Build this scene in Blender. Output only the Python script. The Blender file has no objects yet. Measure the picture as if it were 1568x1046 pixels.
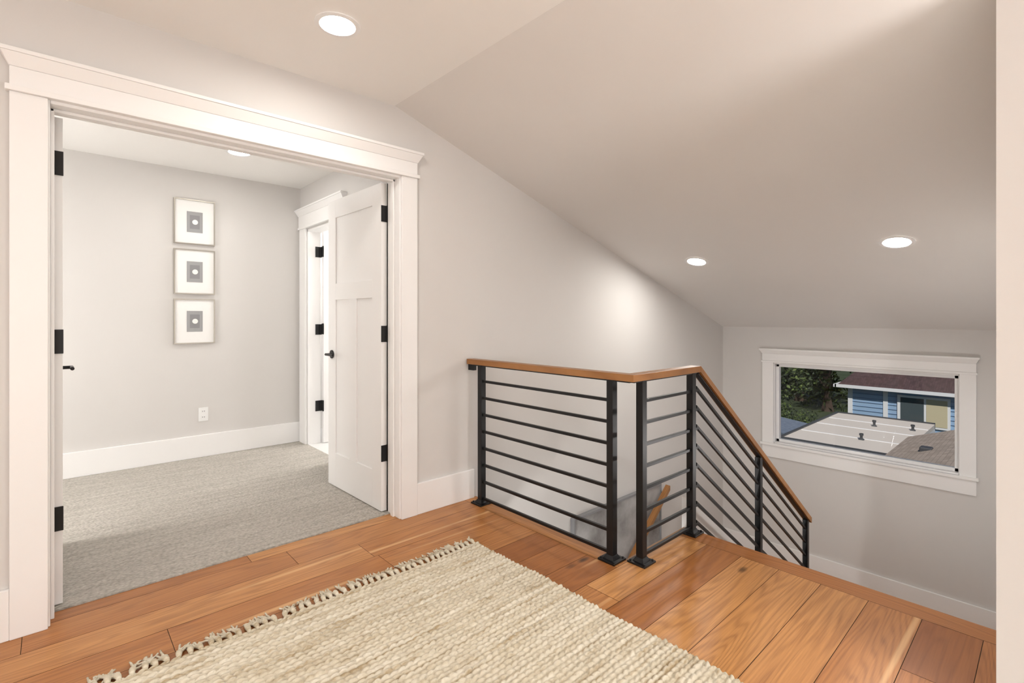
import bpy, bmesh, math, random
import numpy as np
from mathutils import Vector, Matrix
random.seed(7); np.random.seed(7)
S = bpy.context.scene
S.view_settings.view_transform = 'Standard'
S.view_settings.look = 'None'

# ---------------------------------------------------------------- materials
def srgb(r, g, b):
    f = lambda c: (c/255/12.92) if c/255 <= .04045 else ((c/255+.055)/1.055)**2.4
    return (f(r), f(g), f(b), 1)

class NT:
    def __init__(s, name):
        s.m = bpy.data.materials.new(name); s.m.use_nodes = True
        s.t = s.m.node_tree; s.b = s.t.nodes['Principled BSDF']
    def n(s, typ, **kw):
        nd = s.t.nodes.new(typ)
        for k, v in kw.items(): setattr(nd, k, v)
        return nd
    def l(s, a, b): s.t.links.new(a, b)
    def math(s, op, a, b=None):
        nd = s.n('ShaderNodeMath', operation=op)
        for i, v in enumerate((a, b)):
            if v is None: continue
            if isinstance(v, (int, float)): nd.inputs[i].default_value = v
            else: s.l(v, nd.inputs[i])
        return nd.outputs[0]
    def mix(s, f, a, b, mode='MIX'):
        nd = s.n('ShaderNodeMix', data_type='RGBA', blend_type=mode)
        for i, v in ((0, f), (6, a), (7, b)):
            if isinstance(v, (int, float, tuple)): nd.inputs[i].default_value = v
            else: s.l(v, nd.inputs[i])
        return nd.outputs[2]
    def bump(s, h, strength, dist=.01):
        nd = s.n('ShaderNodeBump'); nd.inputs['Strength'].default_value = strength
        nd.inputs['Distance'].default_value = dist
        s.l(h, nd.inputs['Height']); s.l(nd.outputs[0], s.b.inputs['Normal'])
    def coord(s, kind='Object', scale=(1, 1, 1)):
        tc = s.n('ShaderNodeTexCoord'); mp = s.n('ShaderNodeMapping')
        mp.inputs['Scale'].default_value = scale
        s.l(tc.outputs[kind], mp.inputs[0]); return mp.outputs[0]
    def noise(s, vec, scale, detail=3, rough=.5):
        nd = s.n('ShaderNodeTexNoise'); nd.inputs['Scale'].default_value = scale
        nd.inputs['Detail'].default_value = detail; nd.inputs['Roughness'].default_value = rough
        s.l(vec, nd.inputs['Vector']); return nd.outputs['Fac']
    def ramp(s, f, stops):
        nd = s.n('ShaderNodeValToRGB'); e = nd.color_ramp.elements
        while len(e) < len(stops): e.new(.5)
        for x, (p, c) in zip(e, stops): x.position = p; x.color = c
        s.l(f, nd.inputs[0]); return nd.outputs[0]

def plain(name, col, rough=.5, metal=0, spec=None, bumpamt=0, bscale=80):
    t = NT(name); t.b.inputs['Roughness'].default_value = rough; t.b.inputs['Metallic'].default_value = metal
    if spec is not None: t.b.inputs['Specular IOR Level'].default_value = spec
    v = t.coord(); n = t.noise(v, 2.0, 2)
    d = tuple(c*.97 for c in col[:3])+(1,)
    t.l(t.mix(n, d, col), t.b.inputs['Base Color'])
    if bumpamt: t.bump(t.noise(v, bscale, 3), bumpamt, .002)
    return t.m

def emis(name, col, st):
    t = NT(name); t.b.inputs['Base Color'].default_value = (0.8, .8, .8, 1)
    t.b.inputs['Emission Color'].default_value = col; t.b.inputs['Emission Strength'].default_value = st
    return t.m

def wood(name, light, mid, dark, kind='Object', along='X', gloss=.38, rings=22, deep=1.0):
    t = NT(name)
    tc = t.n('ShaderNodeTexCoord'); mp = t.n('ShaderNodeMapping')
    if along == 'Y': mp.inputs['Rotation'].default_value = (0, 0, math.radians(90))
    t.l(tc.outputs[kind], mp.inputs[0]); base = mp.outputs[0]
    def sv(s3):
        m2 = t.n('ShaderNodeVectorMath', operation='MULTIPLY'); m2.inputs[1].default_value = s3
        t.l(base, m2.inputs[0]); return m2.outputs[0]
    big = t.noise(sv((.6, 6.5, 1)), 1.0, 2, .4)
    ring = t.math('SINE', t.math('MULTIPLY', big, rings*6.28))
    ring = t.math('MULTIPLY', ring, .5); ring = t.math('ADD', ring, .5)
    ring = t.math('POWER', ring, 2.0)
    fib = t.noise(sv((4, 150, 5)), 1.0, 4, .65)
    fib = t.ramp(fib, [(.35, (0, 0, 0, 1)), (.68, (1, 1, 1, 1))])
    tone = t.noise(sv((.7, 6, 1)), 1.0, 3)
    at = t.n('ShaderNodeAttribute'); at.attribute_name = 'rnd'
    plank = at.outputs['Fac'] if kind == 'UV' else t.noise(base, .7, 1)
    k = t.math('ADD', t.math('MULTIPLY', plank, .6), t.math('MULTIPLY', tone, .4))
    c = t.ramp(k, [(.16, dark), (.45, mid), (.78, light)])
    dk = t.math('ADD', t.math('MULTIPLY', ring, .26*deep), t.math('MULTIPLY', fib, .32*deep))
    c = t.mix(dk, c, (dark[0]*.55, dark[1]*.45, dark[2]*.36, 1))
    if kind == 'UV':
        sap = t.ramp(t.noise(sv((.35, 10, 1)), 1.0, 1, .3), [(.68, (0, 0, 0, 1)), (.71, (.7, .7, .7, 1))])
        c = t.mix(sap, c, srgb(228, 184, 132))
        vo = t.n('ShaderNodeTexVoronoi'); vo.inputs['Scale'].default_value = 1.0
        t.l(sv((1.9, 4.2, 1)), vo.inputs['Vector'])
        kn = t.ramp(vo.outputs['Distance'], [(.03, (1, 1, 1, 1)), (.10, (0, 0, 0, 1))])
        c = t.mix(kn, c, (.03, .012, .005, 1))
    t.l(c, t.b.inputs['Base Color'])
    t.b.inputs['Roughness'].default_value = gloss
    t.b.inputs['Specular IOR Level'].default_value = .4
    t.bump(dk, .08, .002)
    return t.m

M = {}
M['wall'] = plain('wall_paint', srgb(217, 214, 211), .8, bumpamt=.05, bscale=160)
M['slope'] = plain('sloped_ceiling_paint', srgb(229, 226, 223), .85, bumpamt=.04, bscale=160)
M['ceil'] = plain('ceiling_paint_uplit', srgb(246, 244, 241), .85, bumpamt=.04, bscale=160)  # lighter tone stands in for up-light on the flat ceiling
M['trim'] = plain('trim_white', srgb(244, 243, 242), .38)
M['door'] = plain('door_white', srgb(242, 241, 240), .38)
M['black'] = plain('black_metal', (.010, .010, .011, 1), .38, .3)
M['chrome'] = plain('frame_silver', srgb(172, 166, 156), .35, .5)
M['mat'] = plain('mat_board', srgb(243, 242, 240), .7)
M['grey'] = plain('art_grey', srgb(162, 162, 163), .8, bumpamt=.3)
M['greyd'] = plain('art_grey_dark', srgb(142, 142, 144), .8)
M['plate'] = plain('outlet_white', srgb(243, 243, 242), .3)
M['gap'] = plain('floor_gap', (.06, .03, .012, 1), .8)
M['tile'] = plain('bath_tile', srgb(228, 228, 226), .3)
M['floorw'] = wood('oak_floor', srgb(212, 154, 94), srgb(186, 124, 68), srgb(154, 94, 46), 'UV', gloss=.34)
M['rail'] = wood('oak_rail_x', srgb(180, 132, 82), srgb(164, 114, 66), srgb(144, 96, 54), 'Object', 'X')
M['raily'] = wood('oak_rail_y', srgb(180, 132, 82), srgb(164, 114, 66), srgb(144, 96, 54), 'Object', 'Y')
M['lamp'] = emis('downlight_led', (1, .97, .92, 1), 140)
M['lamp2'] = emis('downlight_led_stair', (1, .97, .92, 1), 240)
M['vinyl'] = plain('window_vinyl', srgb(240, 240, 240), .3)

def glassmat():
    t = NT('window_glass'); nt = t.t
    tr = t.n('ShaderNodeBsdfTransparent'); gl = t.n('ShaderNodeBsdfGlossy'); gl.inputs['Roughness'].default_value = .02
    mx = t.n('ShaderNodeMixShader'); mx.inputs[0].default_value = .015
    t.l(tr.outputs[0], mx.inputs[1]); t.l(gl.outputs[0], mx.inputs[2])
    t.l(mx.outputs[0], nt.nodes['Material Output'].inputs[0]); return t.m
M['glass'] = glassmat()

def carpet():
    t = NT('carpet_loop'); v = t.coord(scale=(1, 1, 1))
    vo = t.n('ShaderNodeTexVoronoi'); vo.inputs['Scale'].default_value = 1
    v2 = t.coord(scale=(60, 95, 50)); t.l(v2, vo.inputs['Vector'])
    n = t.noise(v, 70, 3, .7); n2 = t.noise(t.coord(scale=(2, 30, 1)), 1, 3)
    a = t.math('ADD', t.math('MULTIPLY', n, .5), t.math('MULTIPLY', n2, .5))
    c = t.ramp(a, [(.3, srgb(180, 175, 166)), (.7, srgb(222, 217, 208))])
    c = t.mix(t.math('MULTIPLY', vo.outputs['Distance'], .55), c, srgb(122, 116, 107))
    t.l(c, t.b.inputs['Base Color']); t.b.inputs['Roughness'].default_value = 1
    t.b.inputs['Specular IOR Level'].default_value = .05
    h = t.math('SUBTRACT', 1.0, vo.outputs['Distance']); t.bump(h, .85, .008); return t.m
M['carpet'] = carpet()

def rugmat():
    t = NT('jute_rug'); r = t.coord(scale=(.9, 50, 1)); v = t.coord()
    n = t.noise(r, 1, 2, .6); n2 = t.noise(v, 60, 3, .6); n3 = t.noise(t.coord(scale=(10, 65, 1)), 1, 2)
    a = t.math('ADD', t.math('MULTIPLY', n, .55), t.math('MULTIPLY', n3, .3)); a = t.math('ADD', a, t.math('MULTIPLY', n2, .2))
    c = t.ramp(a, [(.38, srgb(176, 157, 126)), (.49, srgb(210, 200, 178)), (.64, srgb(228, 221, 204))])
    t.l(c, t.b.inputs['Base Color']); t.b.inputs['Roughness'].default_value = .95
    t.b.inputs['Specular IOR Level'].default_value = .1
    t.bump(t.noise(v, 300, 2), .5, .002); return t.m
M['rug'] = rugmat()

# ---------------------------------------------------------------- mesh builder
class MB:
    def __init__(s): s.v = []; s.f = []; s.mi = []; s.mats = []
    def mid(s, m):
        if m not in s.mats: s.mats.append(m)
        return s.mats.index(m)
    def add(s, vs, fs, m):
        o = len(s.v); s.v += [tuple(p) for p in vs]; k = s.mid(m)
        for f in fs: s.f.append([i+o for i in f]); s.mi.append(k)
        return s
    def frustum(s, a, b, m):  # a,b: (x0,x1,y0,y1,z) bottom, top
        vs = []
        for q in (a, b): vs += [(q[0], q[2], q[4]), (q[1], q[2], q[4]), (q[1], q[3], q[4]), (q[0], q[3], q[4])]
        return s.add(vs, [(0, 3, 2, 1), (4, 5, 6, 7), (0, 1, 5, 4), (1, 2, 6, 5), (2, 3, 7, 6), (3, 0, 4, 7)], m)
    def box(s, x0, x1, y0, y1, z0, z1, m): return s.frustum((x0, x1, y0, y1, z0), (x0, x1, y0, y1, z1), m)
    def prism(s, poly, ax, a, b, m):  # poly in the remaining two axes
        def P(p, c):
            return {'X': (c, p[0], p[1]), 'Y': (p[0], c, p[1]), 'Z': (p[0], p[1], c)}[ax]
        n = len(poly); vs = [P(p, a) for p in poly]+[P(p, b) for p in poly]
        fs = [tuple(range(n)), tuple(range(2*n-1, n-1, -1))]+[(i, (i+1) % n, n+(i+1) % n, n+i) for i in range(n)]
        return s.add(vs, fs, m)
    def tube(s, pts, r, m, n=12, cap=True):
        pts = [Vector(p) for p in pts]; vs = []; rs = r if isinstance(r, (list, tuple)) else [r]*len(pts)
        for i, p in enumerate(pts):
            d = (pts[min(i+1, len(pts)-1)]-pts[max(i-1, 0)]).normalized()
            u = d.cross(Vector((0, 0, 1))); 
            if u.length < .05: u = d.cross(Vector((1, 0, 0)))
            u.normalize(); w = d.cross(u)
            for k in range(n):
                a = 2*math.pi*k/n; vs.append(p+(u*math.cos(a)+w*math.sin(a))*rs[i])
        fs = []
        for i in range(len(pts)-1):
            for k in range(n): fs.append((i*n+k, i*n+(k+1) % n, (i+1)*n+(k+1) % n, (i+1)*n+k))
        if cap: fs += [tuple(range(n-1, -1, -1)), tuple(range((len(pts)-1)*n, len(pts)*n))]
        return s.add(vs, fs, m)
    def obj(s, name, bevel=0, loc=(0, 0, 0), smooth=False):
        me = bpy.data.meshes.new(name); me.from_pydata(s.v, [], s.f)
        for m in s.mats: me.materials.append(m if not isinstance(m, str) else M[m])
        me.polygons.foreach_set('material_index', s.mi)
        bm = bmesh.new(); bm.from_mesh(me); bmesh.ops.recalc_face_normals(bm, faces=bm.faces); bm.to_mesh(me); bm.free()
        if smooth:
            me.polygons.foreach_set('use_smooth', [True]*len(me.polygons))
        o = bpy.data.objects.new(name, me); S.collection.objects.link(o); o.location = loc
        if bevel:
            b = o.modifiers.new('bevel', 'BEVEL'); b.width = bevel; b.segments = 2; b.limit_method = 'ANGLE'
        return o

# ---------------------------------------------------------------- dimensions
YA = 2.65; YB = 2.79; XW = 5.79; HC = 2.457; XC = 1.49; ZW = 1.10
SL = (HC-ZW)/(XW-XC)
zs = lambda x: HC-SL*(x-XC)
D0, D1, DH = -.01, 1.52, 2.035
YR = 4.98; XR = 1.77
XF = 2.08; XN = 2.65; YN = 1.43; YS = .10
ZL = -1.44; RUN = .26; RISE = .18; XL = XN+7*RUN

# ---------------------------------------------------------------- shell
w = MB()
w.prism([(-2.5, -.3), (D0-.02, -.3), (D0-.02, HC+.05), (-2.5, HC+.05)], 'Y', YA, YB, 'wall')
w.prism([(D0-.02, DH+.02), (XC, DH+.02), (XC, HC+.05), (D0-.02, HC+.05)], 'Y', YA, YB, 'wall')
w.prism([(XC, DH+.02), (D1+.02, DH+.02), (D1+.02, zs(D1+.02)+.05), (XC, HC+.05)], 'Y', YA, YB, 'wall')
w.prism([(D1+.02, -3.2), (XW+.14, -3.2), (XW+.14, zs(XW+.14)+.05), (D1+.02, zs(D1+.02)+.05)], 'Y', YA, YB, 'wall')
w.obj('wall_left')
WY0, WY1, WZ0, WZ1 = .565, 2.09, -.16, .71
w = MB()
w.box(XW, XW+.14, -.1, YA, -3.2, WZ0, 'wall'); w.box(XW, XW+.14, -.1, YA, WZ1, ZW+.05, 'wall')
w.box(XW, XW+.14, -.1, WY0, WZ0, WZ1, 'wall'); w.box(XW, XW+.14, WY1, YA, WZ0, WZ1, 'wall')
w.obj('wall_back')
w = MB(); w.box(2.12, XW, -.02, YS, -3.2, -.0, 'wall')
w.prism([(2.12, 0), (XW, 0), (XW, ZW+.04), (2.12, zs(2.12)+.04)], 'Y', -.02, YS, 'wall'); w.obj('wall_stair')
w = MB(); w.box(1.02, 1.14, -3, .060, 0, HC+.02, 'wall'); w.obj('wall_right')
w = MB(); w.box(-2.64, -2.5, -3.1, YR+.1, -.3, HC+.1, 'wall'); w.obj('wall_rear')
w = MB(); w.box(-2.6, 6, -3.14, -3.0, -.3, HC+.1, 'wall'); w.obj('wall_near')
w = MB(); w.box(2.68, 2.8, -3, -.02, -.3, zs(2.68)+.05, 'wall'); w.obj('wall_hall')
w = MB(); w.box(-2.6, XR+.12, YR, YR+.12, -.3, HC+.1, 'wall'); w.obj('wall_bedroom_back')
w = MB(); BD0, BD1 = 4.06, 4.80
w.box(XR, XR+.12, YB, BD0, -.3, HC+.1, 'wall'); w.box(XR, XR+.12, BD1, YR, -.3, HC+.1, 'wall')
w.box(XR, XR+.12, BD0, BD1, DH, HC+.1, 'wall'); w.obj('wall_bedroom_right')
w = MB(); w.box(XR+.12, 4.2, 5.4, 5.5, -.3, HC, 'wall'); w.box(4.2, 4.3, 3.0, 5.5, -.3, HC, 'wall'); w.box(XR+.12, 4.2, 2.95, 3.05, -.3, HC, 'wall')
w.obj('wall_bathroom')
w = MB(); w.box(-2.6, XC, -3.1, YA, HC, HC+.1, 'ceil'); w.box(-2.6, 4.3, YB, 5.5, HC, HC+.1, 'ceil')
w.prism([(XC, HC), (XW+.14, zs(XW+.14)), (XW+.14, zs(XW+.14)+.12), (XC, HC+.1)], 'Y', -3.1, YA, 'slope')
w.obj('ceiling')
w = MB(); w.box(-.5, XW, YS-.1, YA, -3.2, -3.05, 'tile'); w.obj('floor_lower')
w = MB(); w.box(-.6, -.5, YS-.1, YA, -3.2, -.3, 'wall'); w.box(-.5, 2.2, -.02, YS, -3.2, -.3, 'wall'); w.obj('wall_lower')

# floor: individual oak planks on a subfloor slab
def planks(rects, name, matname='floorw'):
    v = []; f = []; uv = []; rn = []
    g = .0011
    for (x0, x1, y0, y1, z, al) in rects:
        o = len(v); v += [(x0+g, y0+g, z), (x1-g, y0+g, z), (x1-g, y1-g, z), (x0+g, y1-g, z)]
        f.append((o, o+1, o+2, o+3)); ou, ov = random.uniform(0, 60), random.uniform(0, 60)
        for p in v[o:o+4]:
            a, b = (p[0], p[1]) if al == 'X' else (p[1], p[0])
            uv.append((a+ou, b+ov))
        r = random.random(); rn += [r]*4
    me = bpy.data.meshes.new(name); me.from_pydata(v, [], f)
    l = me.uv_layers.new(name='UVMap')
    for i, q in enumerate(uv): l.data[i].uv = q
    a = me.attributes.new('rnd', 'FLOAT', 'POINT'); a.data.foreach_set('value', rn)
    me.materials.append(M[matname])
    ob = bpy.data.objects.new(name, me); S.collection.objects.link(ob); return ob
R = []
W = .178
ys = []
y = YN
while y < 2.765: ys.append((y, min(y+W, 2.765))); y += W
y = YN
while y > -3: ys.append((max(y-W, -3), y)); y -= W
for (a, b) in ys:
    xe = (XF-.085) if a >= YN-1e-6 else (XN-.10 if b > -.02 else 2.68)
    x = -2.5-random.uniform(0, 1.5)
    while x < xe:
        L = random.uniform(.7, 2.0); x2 = x+L
        if xe-x2 < .35: x2 = xe
        if x2 > -2.5: R.append((max(x, -2.5), min(x2, xe), a, b, 0, 'X'))
        x = x2
R.append((XF-.085, XF+.012, YN, YA, 0, 'Y'))
R.append((XN-.10, XN+.02, YS, YN, 0, 'Y'))
fl = planks(R, 'floor')
w = MB()
w.box(-2.5, XF, -3, YB-.02, -.3, -.002, 'gap'); w.box(XF, XN, -3, YN, -.3, -.002, 'gap')
fe = w.obj('floor_subfloor')
w = MB()   # fascia + nosing
w.box(XF, XF+.012, YN, YA, -.30, -.03, 'trim'); w.box(XF, XN, YN, YN+.012, -.30, -.03, 'trim')
w.obj('trim_floor_edge')
w = MB(); w.box(XF-.0, XF+.022, YN, YA, -.03, -.001, 'raily'); w.box(XF+.012, XN+.02, YN-.002, YN+.02, -.03, .0005, 'rail')
w.box(XN-.02, XN+.022, YS, YN, -.03, -.001, 'raily'); w.obj('trim_nosing', .003)
w = MB(); w.box(-2.5, XR, YB-.022, YR, -.3, .006, 'carpet'); w.obj('floor_carpet')
w = MB(); w.box(XR, 4.2, 3.0, 5.4, -.3, .002, 'tile'); w.obj('floor_bathroom')

# ---------------------------------------------------------------- staircase
w = MB()
for k in range(7):
    x0 = XN+RUN*k; z = -RISE*(k+1)
    w.box(x0-.0, x0+RUN+.02, YS+.002, YN, z-.03, z, 'raily')
    w.box(x0-.012, x0, YS+.002, YN, z, z+RISE-.03, 'trim')
    w.box(x0, x0+RUN, YS+.002, YN, z-.12, z-.03, 'trim')
w.box(XL-.012, XL, YS+.002, YN, ZL, ZL+RISE-.03, 'trim')
w.box(XL, XW-.002, YS+.002, YA-.002, ZL-.03, ZL, 'raily'); w.box(XL, XW-.002, YS+.002, YA-.002, ZL-.25, ZL-.03, 'trim')
for k in range(8):
    x1 = XL-RUN*k; z = ZL-RISE*(k+1)
    w.box(x1-RUN-.02, x1, 1.5, YA-.002, z-.03, z, 'raily'); w.box(x1-.012, x1, 1.5, YA-.002, z, z+RISE-.03, 'trim')
    w.box(x1-RUN, x1, 1.5, YA-.002, z-.15, z-.03, 'trim')
nz = lambda x: -(x-XN)*RISE/RUN
w.prism([(XN+.025, .17), (XL, nz(XL)+.17), (XL, nz(XL)-.28), (XN+.025, -.30)], 'Y', YN, YN+.035, 'trim')
w.obj('staircase', .002)

# ---------------------------------------------------------------- railing
rl = MB()
XA = 2.045; YP = 1.38
TOP = .93; PS = .019
bars = [.035+i*.108 for i in range(8)]
def post(x, y, z0, z1):
    rl.box(x-PS, x+PS, y-PS, y+PS, z0, z1, 'black')
    rl.box(x-.05, x+.05, y-.05, y+.05, z0, z0+.009, 'black')
    rl.frustum((x-.032, x+.032, y-.032, y+.032, z0+.009), (x-.021, x+.021, y-.021, y+.021, z0+.028), 'black')
    for a in (-.038, .038):
        for b in (-.038, .038): rl.tube([(x+a, y+b, z0+.008), (x+a, y+b, z0+.016)], .006, 'black', 6)
post(XA, 2.52, 0, TOP-.03); post(XA, 1.495, 0, TOP-.03); post(2.13, YP, 0, TOP-.03); post(2.625, YP, 0, TOP-.03)
for z in bars:
    rl.box(XA-.008, XA+.008, 1.495, 2.52, z-.008, z+.008, 'black')
    rl.box(2.13, 2.625, YP-.008, YP+.008, z-.008, z+.008, 'black')
rl.box(XA-.016, XA+.016, YP, 2.60, TOP-.042, TOP-.034, 'black')
rl.box(XA, 2.66, YP-.016, YP+.016, TOP-.042, TOP-.034, 'black')
rl.box(XA-.012, XA+.012, 2.59, 2.648, TOP-.075, TOP-.035, 'black')
hw = .030
rl.prism([(XA-hw, YP-hw), (XA+hw, YP+hw), (XA+hw, 2.64), (XA-hw, 2.64)], 'Z', TOP-.034, TOP, 'raily')
rl.prism([(XA-hw, YP-hw), (2.68, YP-hw), (2.68, YP+hw), (XA+hw, YP+hw)], 'Z', TOP-.034, TOP, 'rail')
s = .722; XT = 2.68
zr = lambda x: TOP-(x-XT)*s
XE = 4.56
rl.prism([(XT, TOP), (XE, zr(XE)), (XE, zr(XE)-.045), (XT, TOP-.034)], 'Y', YP-hw, YP+hw, 'rail')
rl.prism([(XT, TOP-.036), (XE-.02, zr(XE-.02)-.043), (XE-.02, zr(XE-.02)-.053), (XT, TOP-.046)], 'Y', YP-.016, YP+.016, 'black')
p5 = 3.56; p6 = 4.51
post(p5, YP, -RISE*4, zr(p5)-.045); post(p6, YP, ZL, zr(p6)-.045)
for z in bars:
    off = z-TOP+.012
    xs0 = 2.625
    rl.prism([(xs0+.05, zr(xs0+.05)+off+.01), (p6, zr(p6)+off+.01), (p6, zr(p6)+off-.01), (xs0+.05, zr(xs0+.05)+off-.01)], 'Y', YP-.008, YP+.008, 'black')
    rl.box(xs0, xs0+.06, YP-.008, YP+.008, z-.008, z+.008, 'black')
rl.obj('stair_railing', .0015)

w = MB()   # wall handrail for the lower flight
yh = 2.565
h = lambda x: -.43-(4.42-x)*.80
a, b = 4.42, 2.6
w.prism([(a, h(a)), (b, h(b)), (b, h(b)-.045), (a, h(a)-.045)], 'Y', yh-.025, yh+.025, 'rail')
w.prism([(a-.02, h(a)-.05), (b, h(b)-.048), (b, h(b)-.065), (a-.02, h(a)-.065)], 'Y', yh-.012, yh+.012, 'black')
for x in (4.2, 3.4, 2.8): w.tube([(x, yh, h(x)-.05), (x, yh, h(x)-.09), (x, YA-.002, h(x)-.10)], .007, 'black', 8)
w.obj('handrail_lower', .004)

# artwork on the stairwell wall
t = NT('abstract_art'); v = t.coord(); n = t.noise(v, 3, 5, .6)
t.l(t.ramp(n, [(.3, srgb(110, 108, 106)), (.5, srgb(158, 157, 156)), (.7, srgb(190, 190, 190))]), t.b.inputs['Base Color'])
M['art'] = t.m
w = MB(); w.box(3.09, 4.36, YA-.03, YA-.001, -1.25, -.43, 'art')
for q in ((3.07, 4.38, -.43, -.41), (3.07, 4.38, -1.27, -1.25), (3.07, 3.09, -1.25, -.43), (4.36, 4.38, -1.25, -.43)):
    w.box(q[0], q[1], YA-.04, YA-.001, q[2], q[3], 'greyd')
w.obj('abstract_painting', .002)

# ---------------------------------------------------------------- door trim
def casing_y(mb, a, b, yf, sgn, cw=.112, top=DH, z0=0):
    def bx(x0, x1, d, z0_, z1_): 
        y0, y1 = sorted((yf, yf+sgn*d)); mb.box(x0, x1, y0, y1, z0_, z1_, 'trim')
    bx(a-cw, a-.006, .02, z0, top+.012); bx(b+.006, b+cw, .02, z0, top+.012)
    bx(a-cw-.012, b+cw+.012, .032, top+.012, top+.034)
    bx(a-cw, b+cw, .022, top+.034, top+.105)
    y0, y1 = sorted((yf, yf+sgn*.024)); y2, y3 = sorted((yf, yf+sgn*.05))
    mb.frustum((a-cw-.002, b+cw+.002, y0, y1, top+.105), (a-cw-.024, b+cw+.024, y2, y3, top+.15), 'trim')
    mb.box(a-cw-.028, b+cw+.028, min(y2, y3)-(0.004 if sgn < 0 else 0), max(y2, y3)+(0.004 if sgn > 0 else 0), top+.15, top+.166, 'trim')
w = MB(); casing_y(w, D0, D1, YA, -1); casing_y(w, D0, D1, YB, 1, z0=.006)
w.box(D0-.02, D0, YA-.002, YB+.002, 0, DH+.02, 'trim'); w.box(D1, D1+.02, YA-.002, YB+.002, 0, DH+.02, 'trim')
w.box(D0, D1, YA-.002, YB+.002, DH, DH+.02, 'trim')
w.box(D0, D0+.012, YA+.055, YA+.09, 0, DH, 'trim'); w.box(D1-.012, D1, YA+.055, YA+.09, 0, DH, 'trim'); w.box(D0, D1, YA+.055, YA+.09, DH-.012, DH, 'trim')
w.obj('trim_1', .0025)
w = MB()
for (a, b) in ((BD0-.112, BD0), (BD1, BD1+.15)): w.box(XR-.02, XR, a, b, 0, DH+.012, 'trim')
w.box(XR-.03, XR, BD0-.122, YR-.01, DH+.012, DH+.034, 'trim'); w.box(XR-.022, XR, BD0-.112, YR-.01, DH+.034, DH+.14, 'trim')
w.add([(XR-.024, BD0-.112, DH+.14), (XR, BD0-.112, DH+.14), (XR, YR-.005, DH+.14), (XR-.024, YR-.005, DH+.14),
       (XR-.055, BD0-.135, DH+.185), (XR, BD0-.135, DH+.185), (XR, YR-.005, DH+.185), (XR-.055, YR-.005, DH+.185)],
      [(0, 3, 2, 1), (4, 5, 6, 7), (0, 1, 5, 4), (1, 2, 6, 5), (2, 3, 7, 6), (3, 0, 4, 7)], 'trim')
w.box(XR-.06, XR, BD0-.14, YR-.005, DH+.185, DH+.20, 'trim')
w.box(XR, XR+.12, BD0-.001, BD0+.018, 0, DH, 'trim'); w.box(XR, XR+.12, BD1-.018, BD1+.001, 0, DH, 'trim'); w.box(XR, XR+.12, BD0, BD1, DH-.018, DH, 'trim')
w.obj('trim_2', .0025)

def bb(name, boxes, hgt=.19):
    m = MB()
    for (x0, x1, y0, y1, z) in boxes: m.box(x0, x1, y0, y1, z, z+hgt, 'trim')
    return m.obj(name, .003)
T = .018
bb('baseboard_left', [(-2.5, D0-.112, YA-T, YA, 0), (D1+.112, XF-.005, YA-T, YA, 0)])
bb('baseboard_bedroom', [(-2.5, XR, YR-T, YR, .006), (XR-T, XR, YB, BD0-.112, .006), (-2.5, D0-.112, YB, YB+T, .006)])
bb('baseboard_back', [(XW-T, XW, YS, YA, ZL)])
bb('baseboard_landing', [(XL, XW-T, YA-T, YA, ZL), (XL, XW-T, YS, YS+T, ZL)])
bb('baseboard_stair', [(2.10, XN-.1, YS, YS+T, 0), (2.102, 2.12, -.02, YS+T, 0)])
bb('baseboard_right', [(1.002, 1.02, -3, .06, 0), (1.14, 1.158, -3, .06, 0), (1.002, 1.158, .06, .078, 0)])
bb('baseboard_rear', [(-2.5, -2.5+T, -3, YA-T, 0)])

# ---------------------------------------------------------------- doors
def leaf(name, L=.755, th=.036, H=2.02, lever=True, hinge_sign=1):
    m = MB(); st = .115; d = .010
    def both(y0, y1, z0, z1): m.box(0, th, y0, y1, z0, z1, 'door')
    m.box(d, th-d, .01, L-.01, .01, H-.01, 'door')
    both(0, st, 0, H); both(L-st, L, 0, H); both(st, L-st, 0, .235); both(st, L-st, H-.125, H)
    both(st, L-st, 1.315, 1.43); both(L/2-.05, L/2+.05, .235, 1.315)
    for z in (.355, 1.09, 1.83):
        m.box(-.002, th+.002, -.006, 0.001, z-.05, z+.05, 'black')
        xk = th+.004 if hinge_sign > 0 else -.004
        m.tube([(xk, -.006, z-.052), (xk, -.006, z+.052)], .008, 'black', 10)
        m.box(*( (th, th+.02) if hinge_sign > 0 else (-.02, 0) ), -.012, -.004, z-.05, z+.05, 'black')
    if lever:
        for sx, x in ((-1, 0), (1, th)):
            z = .93; yk = L-.065
            m.tube([(x, yk, z), (x+sx*.008, yk, z)], .03, 'black', 20)
            m.tube([(x, yk, z), (x+sx*.045, yk, z)], .009, 'black', 10)
            m.tube([(x+sx*.045, yk+.008, z), (x+sx*.045, yk-.11, z)], .009, 'black', 10)
        m.box(.006, th-.006, L-.001, L+.0015, .90, .96, 'black')
    return m.obj(name, .002)
d1 = leaf('door_1', hinge_sign=1); d1.location = (D1-.038, YB+.012, .012); d1.rotation_euler = (0, 0, math.radians(1.5))
d2 = leaf('door_2', hinge_sign=-1); d2.location = (D0+.002, YB+.012, .012); d2.rotation_euler = (0, 0, math.radians(.3))
d3 = leaf('door_3', L=.70); d3.rotation_euler = (0, 0, math.radians(-92)); d3.location = (XR+.135, BD1-.02, .006)
w = MB()
for z in (.36, 1.09, 1.83): 
    w.box(XR+.07, XR+.128, BD1-.024, BD1-.018, z-.05, z+.05, 'black'); w.tube([(XR+.122, BD1-.028, z-.05), (XR+.122, BD1-.028, z+.05)], .006, 'black', 10)
w.obj('door_hinge_set')
w = MB(); w.box(D1-.003, D1+.012, YB+.002, YB+.005, .01, 2.03, 'black'); w.box(D0-.012, D0+.003, YB+.002, YB+.005, .01, 2.03, 'black')  # black strips standing in for the shade between leaf and jamb
w.obj('trim_gap_shade')

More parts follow.
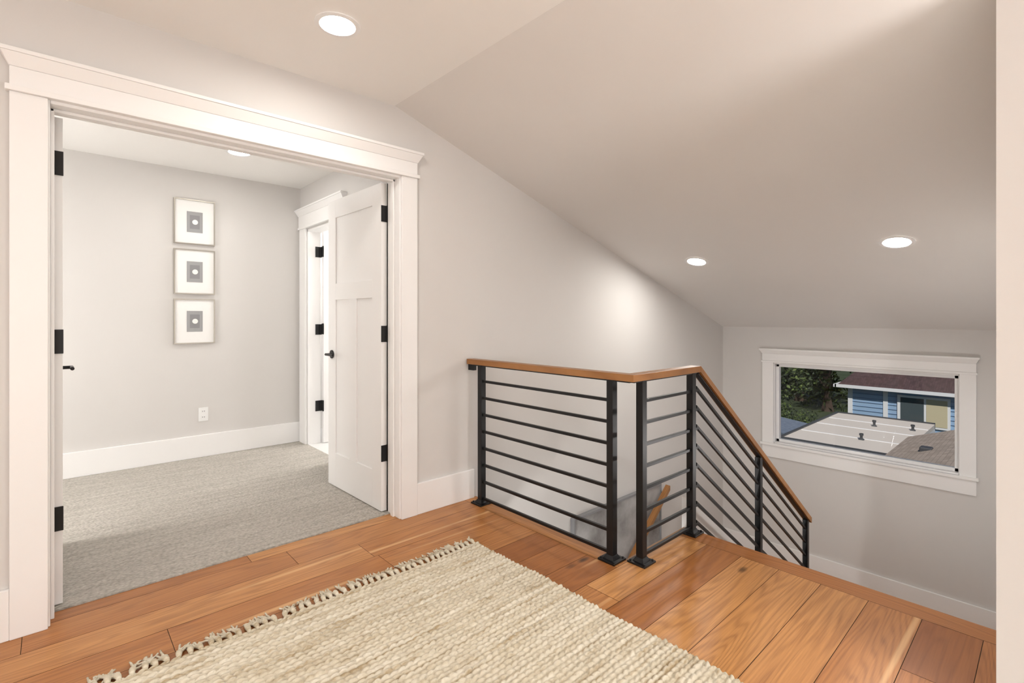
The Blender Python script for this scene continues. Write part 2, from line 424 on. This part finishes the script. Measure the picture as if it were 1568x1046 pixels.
# ---------------------------------------------------------------- window_1
w = MB()
yo0, yo1 = .46, 2.20
w.box(XW-.02, XW, yo0, WY0+.005, -.165, .715, 'trim'); w.box(XW-.02, XW, WY1-.005, yo1, -.165, .715, 'trim')
w.box(XW-.03, XW, yo0-.008, yo1+.008, .715, .735, 'trim'); w.box(XW-.022, XW, yo0, yo1, .735, .81, 'trim')
w.add([(XW-.024, yo0, .81), (XW, yo0, .81), (XW, yo1, .81), (XW-.024, yo1, .81),
       (XW-.05, yo0-.02, .85), (XW, yo0-.02, .85), (XW, yo1+.02, .85), (XW-.05, yo1+.02, .85)],
      [(0, 3, 2, 1), (4, 5, 6, 7), (0, 1, 5, 4), (1, 2, 6, 5), (2, 3, 7, 6), (3, 0, 4, 7)], 'trim')
w.box(XW-.053, XW, yo0-.024, yo1+.024, .85, .866, 'trim')
w.box(XW-.04, XW+.03, yo0-.015, yo1+.015, -.185, -.16, 'trim')
w.box(XW-.02, XW, yo0, yo1, -.315, -.185, 'trim')
w.box(XW, XW+.14, WY0-.001, WY0+.012, WZ0, WZ1, 'trim'); w.box(XW, XW+.14, WY1-.012, WY1+.001, WZ0, WZ1, 'trim')
w.box(XW, XW+.14, WY0, WY1, WZ0-.001, WZ0+.012, 'trim'); w.box(XW, XW+.14, WY0, WY1, WZ1-.012, WZ1+.001, 'trim')
fx0, fx1 = XW+.05, XW+.10; fw = .03
w.box(fx0, fx1, WY0+.012, WY0+.012+fw, WZ0+.012, WZ1-.012, 'vinyl'); w.box(fx0, fx1, WY1-.012-fw, WY1-.012, WZ0+.012, WZ1-.012, 'vinyl')
w.box(fx0, fx1, WY0+.012, WY1-.012, WZ0+.012, WZ0+.012+fw, 'vinyl'); w.box(fx0, fx1, WY0+.012, WY1-.012, WZ1-.012-fw, WZ1-.012, 'vinyl')
w.box(XW+.073, XW+.077, WY0+.03, WY1-.03, WZ0+.03, WZ1-.03, 'glass')
w.obj('window_1', .002)

# ---------------------------------------------------------------- pictures, outlet
for zc in (2.015, 1.592, 1.172):
    w = MB(); xc = .886; hwid = .15; hh = .19; y1 = YR-.002; y0 = y1-.022; e = .009
    w.box(xc-hwid, xc-hwid+e, y0, y1, zc-hh, zc+hh, 'chrome'); w.box(xc+hwid-e, xc+hwid, y0, y1, zc-hh, zc+hh, 'chrome')
    w.box(xc-hwid+e, xc+hwid-e, y0, y1, zc-hh, zc-hh+e, 'chrome'); w.box(xc-hwid+e, xc+hwid-e, y0, y1, zc+hh-e, zc+hh, 'chrome')
    w.box(xc-hwid+e, xc+hwid-e, y0+.010, y1, zc-hh+e, zc+hh-e, 'mat')
    w.box(xc-.058, xc+.058, y0+.008, y0+.0101, zc-.088, zc+.088, 'grey')
    w.box(xc-.036, xc+.036, y0+.0075, y0+.0082, zc-.058, zc+.058, 'greyd')
    w.tube([(xc+.002, y0+.008, zc), (xc+.002, y0+.005, zc)], .021, 'mat', 24)
    w.obj('picture_frame')
w = MB(); xo, zo = .951, .37
w.box(xo-.036, xo+.036, YR-.006, YR, zo-.058, zo+.058, 'plate')
for dz in (-.025, .025):
    w.box(xo-.017, xo+.017, YR-.009, YR-.005, zo+dz-.016, zo+dz+.016, 'plate')
    for dx in (-.007, .007): w.box(xo+dx-.0015, xo+dx+.0015, YR-.0095, YR-.0088, zo+dz-.004, zo+dz+.007, 'black')
w.obj('wall_outlet', .0015)

# ---------------------------------------------------------------- recessed lights
def downlight(x, y, z, tilt=0, r=.068, R=.094, mat='lamp'):
    m = MB(); n = 40; vs = []; fs = []
    prof = [(R, 0), (R, -.004), (r+.006, -.006), (r, -.001)]
    for (q, zz) in prof:
        for k in range(n): a = 2*math.pi*k/n; vs.append((q*math.cos(a), q*math.sin(a), zz))
    for i in range(3):
        for k in range(n): fs.append((i*n+k, i*n+(k+1) % n, (i+1)*n+(k+1) % n, (i+1)*n+k))
    m.add(vs, fs, 'trim')
    m.add([(r*math.cos(2*math.pi*k/n), r*math.sin(2*math.pi*k/n), -.0015) for k in range(n)], [tuple(range(n))], mat)
    o = m.obj('recessed_light'); o.location = (x, y, z); o.rotation_euler = (0, tilt, 0); return o
tilt = math.atan(SL)
downlight(.897, 2.084, HC-.0005)
downlight(1.036, 4.188, HC-.0005); downlight(-1.3, 4.0, HC-.0005)
downlight(3.943, .686, zs(3.943)-.0005, tilt, mat='lamp2'); downlight(3.97, 2.04, zs(3.97)-.0005, tilt, mat='lamp2')
downlight(-1.2, 1.6, HC-.0005); downlight(.5, -1.9, HC-.0005)  # extra downlights outside the view, added to light the loft
downlight(3.0, 4.9, HC-.0005)  # unseen bathroom downlight, added to make that room bright

def globe(name, loc, r, st, ztop):  # glowing globes out of view, added to fill the rooms with light
    t = emis(name+'_glow', (1, .98, .96, 1), st)
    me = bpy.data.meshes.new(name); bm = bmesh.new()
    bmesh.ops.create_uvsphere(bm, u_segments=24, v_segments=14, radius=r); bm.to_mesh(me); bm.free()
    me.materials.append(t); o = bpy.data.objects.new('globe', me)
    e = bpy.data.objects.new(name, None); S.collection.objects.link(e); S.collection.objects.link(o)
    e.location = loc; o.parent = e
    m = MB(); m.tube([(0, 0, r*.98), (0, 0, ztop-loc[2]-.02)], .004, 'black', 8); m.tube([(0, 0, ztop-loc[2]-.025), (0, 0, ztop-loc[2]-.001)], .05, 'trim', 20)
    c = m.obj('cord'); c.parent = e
globe('fill_globe', (-1.7, -.2, 1.1), .27, 24, HC)
globe('fill_globe', (-.6, -2.1, 1.2), .22, 22, HC)
globe('fill_globe', (-1.2, 3.7, 1.1), .22, 31, HC)
globe('fill_globe', (3.1, 4.35, 1.9), .18, 60, HC)
globe('fill_globe', (1.9, -1.0, 1.1), .24, 32, zs(1.9))
globe('fill_globe', (1.0, 1.9, -.9), .14, 95, -.3)
# hidden fill globe on the stair's right-hand wall, added to brighten the stairwell
t = emis('stair_fill_glow', (1, .98, .96, 1), 260)
w = MB(); w.tube([(4.25, YS+.001, -.02), (4.25, YS+.012, -.02)], .03, 'black', 20)
w.tube([(4.25, YS+.01, -.02), (4.25, YS+.03, -.02)], .008, 'black', 10)
n = 14
w.tube([(4.25, YS+.068, -.02+.042*math.sin(-math.pi/2+math.pi*i/n)) for i in range(n+1)], [max(.042*math.cos(-math.pi/2+math.pi*i/n), .0008) for i in range(n+1)], t, 20)
w.obj('stair_fill_globe')

# ---------------------------------------------------------------- rug
rx0, rx1, ry0, ry1 = -.80, 1.665, -.95, 2.085
st = .004
nx = int((rx1-rx0)/st); ny = int((ry1-ry0)/st)
X = np.linspace(rx0, rx1, nx); Y = np.linspace(ry0, ry1, ny); GX, GY = np.meshgrid(X, Y)
wob = .004*np.sin(GX*3.1)+.003*np.sin(GX*7.7+1)
GYw = GY+wob
pr = .0205; j = np.floor(GYw/pr); fv = GYw/pr-j
rj = np.random.rand(4000)
jj = (j.astype(int) % 4000)
sgn = np.where(jj % 2 == 0, 1, -1)
s_ = GX/.031+rj[jj]+sgn*(fv-.5)*.55
sv = s_-np.floor(s_); cell = (np.floor(s_).astype(int)*131+jj*17) % 4000
hgt = np.abs(np.sin(np.pi*fv))**.6*(.30+.70*np.abs(np.sin(np.pi*sv))**.6)*(.7+.6*rj[cell])
Z = .005+.012*hgt
edge = np.minimum.reduce([GX-rx0, rx1-GX, GY-ry0, ry1-GY]); Z = np.where(edge < .008, Z*.5, Z)
GX2 = GX+.006*np.sin(GY*9)*np.clip((GX-1.2)/.4, 0, 1)+.002*np.sin(GY*170)*np.clip((GX-1.55)/.1, 0, 1)
GY2 = GY+.006*np.sin(GX*8+.5)*np.clip((GY-1.7)/.3, 0, 1)
Z[0, :] = Z[-1, :] = 0.0005; Z[:, 0] = Z[:, -1] = .0005
co = np.stack([GX2, GY2, Z], -1).reshape(-1, 3).astype(np.float32)
I = np.arange(nx*ny).reshape(ny, nx)
q = np.stack([I[:-1, :-1], I[:-1, 1:], I[1:, 1:], I[1:, :-1]], -1).reshape(-1, 4).astype(np.int32)
me = bpy.data.meshes.new('area_rug'); me.vertices.add(len(co)); me.vertices.foreach_set('co', co.ravel())
me.loops.add(q.size); me.loops.foreach_set('vertex_index', q.ravel()); me.polygons.add(len(q))
me.polygons.foreach_set('loop_start', np.arange(0, q.size, 4, dtype=np.int32)); me.polygons.foreach_set('loop_total', np.full(len(q), 4, dtype=np.int32))
me.polygons.foreach_set('use_smooth', np.ones(len(q), dtype=bool))
me.update(); me.validate(); me.materials.append(M['rug'])
rug = bpy.data.objects.new('area_rug', me); S.collection.objects.link(rug)
fr = MB()
x = rx0+.01
while x < rx1:
    for yb, sg in ((ry1, 1), (ry0, -1)):
        yb2 = yb+(.006*math.sin(x*8+.5) if sg > 0 else 0)
        lean = random.uniform(-.7, .7); cx = x
        fr.tube([(cx, yb2-sg*.014, .009), (cx+.004*lean, yb2+sg*.004, .016), (cx+.008*lean, yb2+sg*.016, .015), (cx+.012*lean, yb2+sg*.026, .009)], [.006, .0095, .011, .006], 'rug', 8)
        for k in range(5):
            L = random.uniform(.035, .065); a = lean*.9+random.uniform(-.55, .55); cv = random.uniform(-1.1, 1.1)
            pts = []; px, py = cx+.012*lean, yb2+sg*.02
            for i in range(6):
                pts.append((px, py, .005+.005*abs(math.sin(i*1.3+k)) )); px += math.sin(a)*L/5; py += sg*math.cos(a)*L/5; a += cv/5
            fr.tube(pts, [.0042, .0044, .0042, .0040, .0038, .0032], 'rug', 5)
    x += random.uniform(.027, .037)
fo = fr.obj('fringe', smooth=True); fo.parent = rug

# ---------------------------------------------------------------- exterior
M['blue'] = plain('siding_blue', srgb(150, 180, 212), .6)
M['white_e'] = plain('exterior_white', srgb(230, 232, 235), .6)
M['roof_w'] = plain('membrane_roof', srgb(222, 212, 202), .7)
M['edge'] = plain('roof_edge', srgb(70, 72, 76), .6)
def shingle(name, c1, c2):
    t = NT(name); br = t.n('ShaderNodeTexBrick'); v = t.coord()
    t.l(v, br.inputs['Vector'])
    br.inputs['Scale'].default_value = 3.5; br.inputs['Color1'].default_value = c1; br.inputs['Color2'].default_value = c2
    br.inputs['Mortar'].default_value = tuple(k*.5 for k in c1[:3])+(1,); br.inputs['Mortar Size'].default_value = .012
    n = t.noise(v, 12, 3); t.l(t.mix(t.math('MULTIPLY', n, .5), br.outputs[0], tuple(k*.5 for k in c2[:3])+(1,)), t.b.inputs['Base Color'])
    t.b.inputs['Roughness'].default_value = .9; return t.m
M['shg'] = shingle('shingle_tan', srgb(200, 182, 168), srgb(174, 158, 144))
M['shb'] = shingle('shingle_brown', srgb(96, 74, 76), srgb(78, 60, 62))
M['shbl'] = shingle('shingle_bluegrey', srgb(130, 142, 160), srgb(114, 126, 146))
M['dglass'] = plain('dark_glass', srgb(80, 90, 94), .1)
M['curtain'] = plain('tan_curtain', srgb(200, 190, 160), .8)
M['seam'] = plain('siding_seam', srgb(98, 124, 156), .8)
M['grass'] = plain('grass', srgb(58, 70, 40), .9)
w = MB(); w.box(6.4, 90, -40, 60, -4.6, -4.5, 'grass'); w.obj('ground_outside')
w = MB(); w.box(12.2, 16.6, 2.1, 4.25, -4.5, -1.62, 'white_e'); w.box(12.2, 16.6, 2.1, 4.25, -1.62, -1.52, 'roof_w')
for q in ((12.15, 12.21, 2.1, 4.25), (16.58, 16.64, 2.1, 4.25), (12.15, 16.64, 4.23, 4.29)):
    w.box(q[0], q[1], q[2], q[3], -1.66, -1.49, 'edge')
for xx in (13.4, 14.6, 15.6): w.box(xx, xx+.02, 2.1, 4.2, -1.52, -1.505, 'white_e')
w.obj('flat_roof_building')
def vent(x, y, z, hgt=.2):
    w = MB(); w.tube([(x, y, z-.05), (x, y, z+hgt)], .028, 'edge', 12); w.tube([(x, y, z+hgt*.7), (x, y, z+hgt)], .042, 'edge', 12)
    w.frustum((x-.07, x+.07, y-.07, y+.07, z-.02), (x-.03, x+.03, y-.03, y+.03, z+.03), 'edge'); w.obj('roof_vent')
vent(13.3, 2.95, -1.52, .14); vent(15.2, 3.1, -1.52, .15); vent(15.3, 2.35, -1.52, .14)
w = MB()
zz = lambda y: -1.40+(2.2-y)*.36
w.prism([(2.2, zz(2.2)), (-2, zz(-2)), (-2, zz(-2)-.15), (2.2, zz(2.2)-.15)], 'X', 7.0, 13.8, 'shg')
w.box(7.2, 13.6, -2, 2.0, -4.5, -1.5, 'white_e')
w.obj('shingle_roof_building')
w = MB(); w.box(11.5, 11.7, 1.5, 1.68, zz(1.6)-.06, zz(1.6)+.06, 'edge'); w.obj('roof_vent_box', .02)
w = MB(); w.prism([(4.6, -1.95), (8.5, -1.5), (8.5, -1.65), (4.6, -2.1)], 'X', 14.5, 16.4, 'shbl'); w.box(14.7, 16.2, 4.8, 8.4, -4.5, -2.05, 'white_e'); w.obj('low_roof_building')
w = MB(); hx = 24; zE = -1.52
w.box(hx, hx+7, -4, 5.75, -4.5, zE, 'blue')
z = -4.4
while z < zE: w.box(hx-.02, hx, -4, 5.75, z, z+.012, 'seam'); z += .17
w.box(hx-.03, hx+.02, 5.62, 5.78, -4.5, zE, 'white_e'); w.box(hx-.05, hx, -4, 5.8, zE-.12, zE, 'white_e')
w.add([(hx-.35, -4.5, zE-.02), (hx-.35, 6.1, zE-.02), (hx+7.6, 6.1, zE-.02), (hx+7.6, -4.5, zE-.02), (hx+3.5, -1, .5), (hx+3.5, 4.4, .5)],
      [(0, 1, 5, 4), (1, 2, 5), (2, 3, 4, 5), (3, 0, 4), (0, 3, 2, 1)], 'shb')
w.box(hx-.42, hx-.33, -4.5, 6.15, zE-.10, zE+.02, 'white_e'); w.box(hx-.42, hx+7.6, 6.1, 6.2, zE-.10, zE+.02, 'white_e')
w.box(hx-.06, hx, 2.6, 4.15, -2.9, -1.75, 'white_e'); w.box(hx-.07, hx-.05, 3.35, 4.05, -2.82, -1.83, 'dglass'); w.box(hx-.07, hx-.05, 2.68, 3.28, -2.82, -1.83, 'curtain')
w.box(hx-.04, hx, 4.45, 4.6, -4.5, zE, 'white_e')
w.obj('blue_house')
def leafmat(name, c1, c2):
    t = NT(name); n = t.noise(t.coord(), 2.5, 2)
    t.l(t.ramp(n, [(.35, c1), (.65, c2)]), t.b.inputs['Base Color']); t.b.inputs['Roughness'].default_value = .7; return t.m
M['leaf'] = leafmat('leaves_green', srgb(40, 58, 26), srgb(96, 114, 50)); M['bark'] = plain('bark', srgb(70, 55, 44), .9)
M['leafd'] = leafmat('leaves_dark', srgb(20, 32, 16), srgb(46, 62, 32))
def tree(n, seed):
    rg = random.Random(seed); m = MB()
    m.tube([(0, 0, 0), (.1, 0, 1.5), (0, .1, 3.2), (.1, 0, 4.6)], [.22, .18, .12, .05], 'bark', 8)
    cl = []
    for i in range(20):
        a = rg.uniform(0, 6.28); r = rg.uniform(.3, 1.6); z = rg.uniform(.5, 5.4); cl.append((r*math.cos(a), r*math.sin(a), z, rg.uniform(.6, 1.1)))
        m.tube([(0, 0, z*.6), (r*math.cos(a)*.7, r*math.sin(a)*.7, z)], [.06, .02], 'bark', 5)
    for i in range(n):
        c = rg.choice(cl); d = Vector((rg.gauss(0, 1), rg.gauss(0, 1), rg.gauss(0, 1))).normalized()*c[3]*rg.uniform(.5, 1)
        p = Vector(c[:3])+d; u = Vector((rg.gauss(0, 1), rg.gauss(0, 1), rg.gauss(0, 1))).normalized(); v = u.orthogonal().normalized(); s = rg.uniform(.07, .14)
        m.add([p-u*s, p+v*s*.5, p+u*s, p-v*s*.5], [(0, 1, 2, 3)], 'leaf' if rg.random() < .55 else 'leafd')
    return m
def link_tree(src, loc, sc, rz):
    o = bpy.data.objects.new('tree', src.data); S.collection.objects.link(o); o.location = loc; o.scale = (sc,)*3; o.rotation_euler = (0, 0, rz)
tr = tree(7000, 3).obj('tree'); tr.location = (21, 9.2, -4.5)
for (a, b, s_) in ((22.0, 8.3, .8), (19.3, 7.6, .55), (19.0, 9.8, .7), (18.5, 6.3, .45), (25, 11, 1.2), (28, 11.5, 1.3), (22, 11.5, 1.1), (30, 13.5, 1.5), (35, 9.5, 1.7), (27, 14.5, 1.4), (38, 12, 1.9), (34, 16, 1.8), (42, 6, 2.0)):
    link_tree(tr, (a, b, -4.5), s_, a*1.7)

# ---------------------------------------------------------------- world + sun
wd = bpy.data.worlds.new('World'); S.world = wd; wd.use_nodes = True
bg = wd.node_tree.nodes['Background']; sky = wd.node_tree.nodes.new('ShaderNodeTexSky'); sky.sky_type = 'HOSEK_WILKIE'
sky.sun_direction = (-.5, -.45, .75); sky.turbidity = 3
wd.node_tree.links.new(sky.outputs[0], bg.inputs[0]); bg.inputs[1].default_value = 1.3
sl = bpy.data.lights.new('sun', 'SUN'); sl.energy = 3.2; sl.angle = .01; sl.color = (1, .95, .88)
so = bpy.data.objects.new('sun', sl); S.collection.objects.link(so)
so.rotation_euler = Vector((.62, .30, -.72)).to_track_quat('-Z', 'Y').to_euler()

# ---------------------------------------------------------------- camera
cd = bpy.data.cameras.new('camera'); co_ = bpy.data.objects.new('camera', cd); S.collection.objects.link(co_)
cd.sensor_width = 36; cd.lens = 765/1568*36; cd.shift_y = -36/1568; cd.clip_start = .02; cd.clip_end = 300
co_.location = (0, 0, 1.2); co_.rotation_euler = (math.radians(90), 0, math.radians(47.47-90))
S.camera = co_
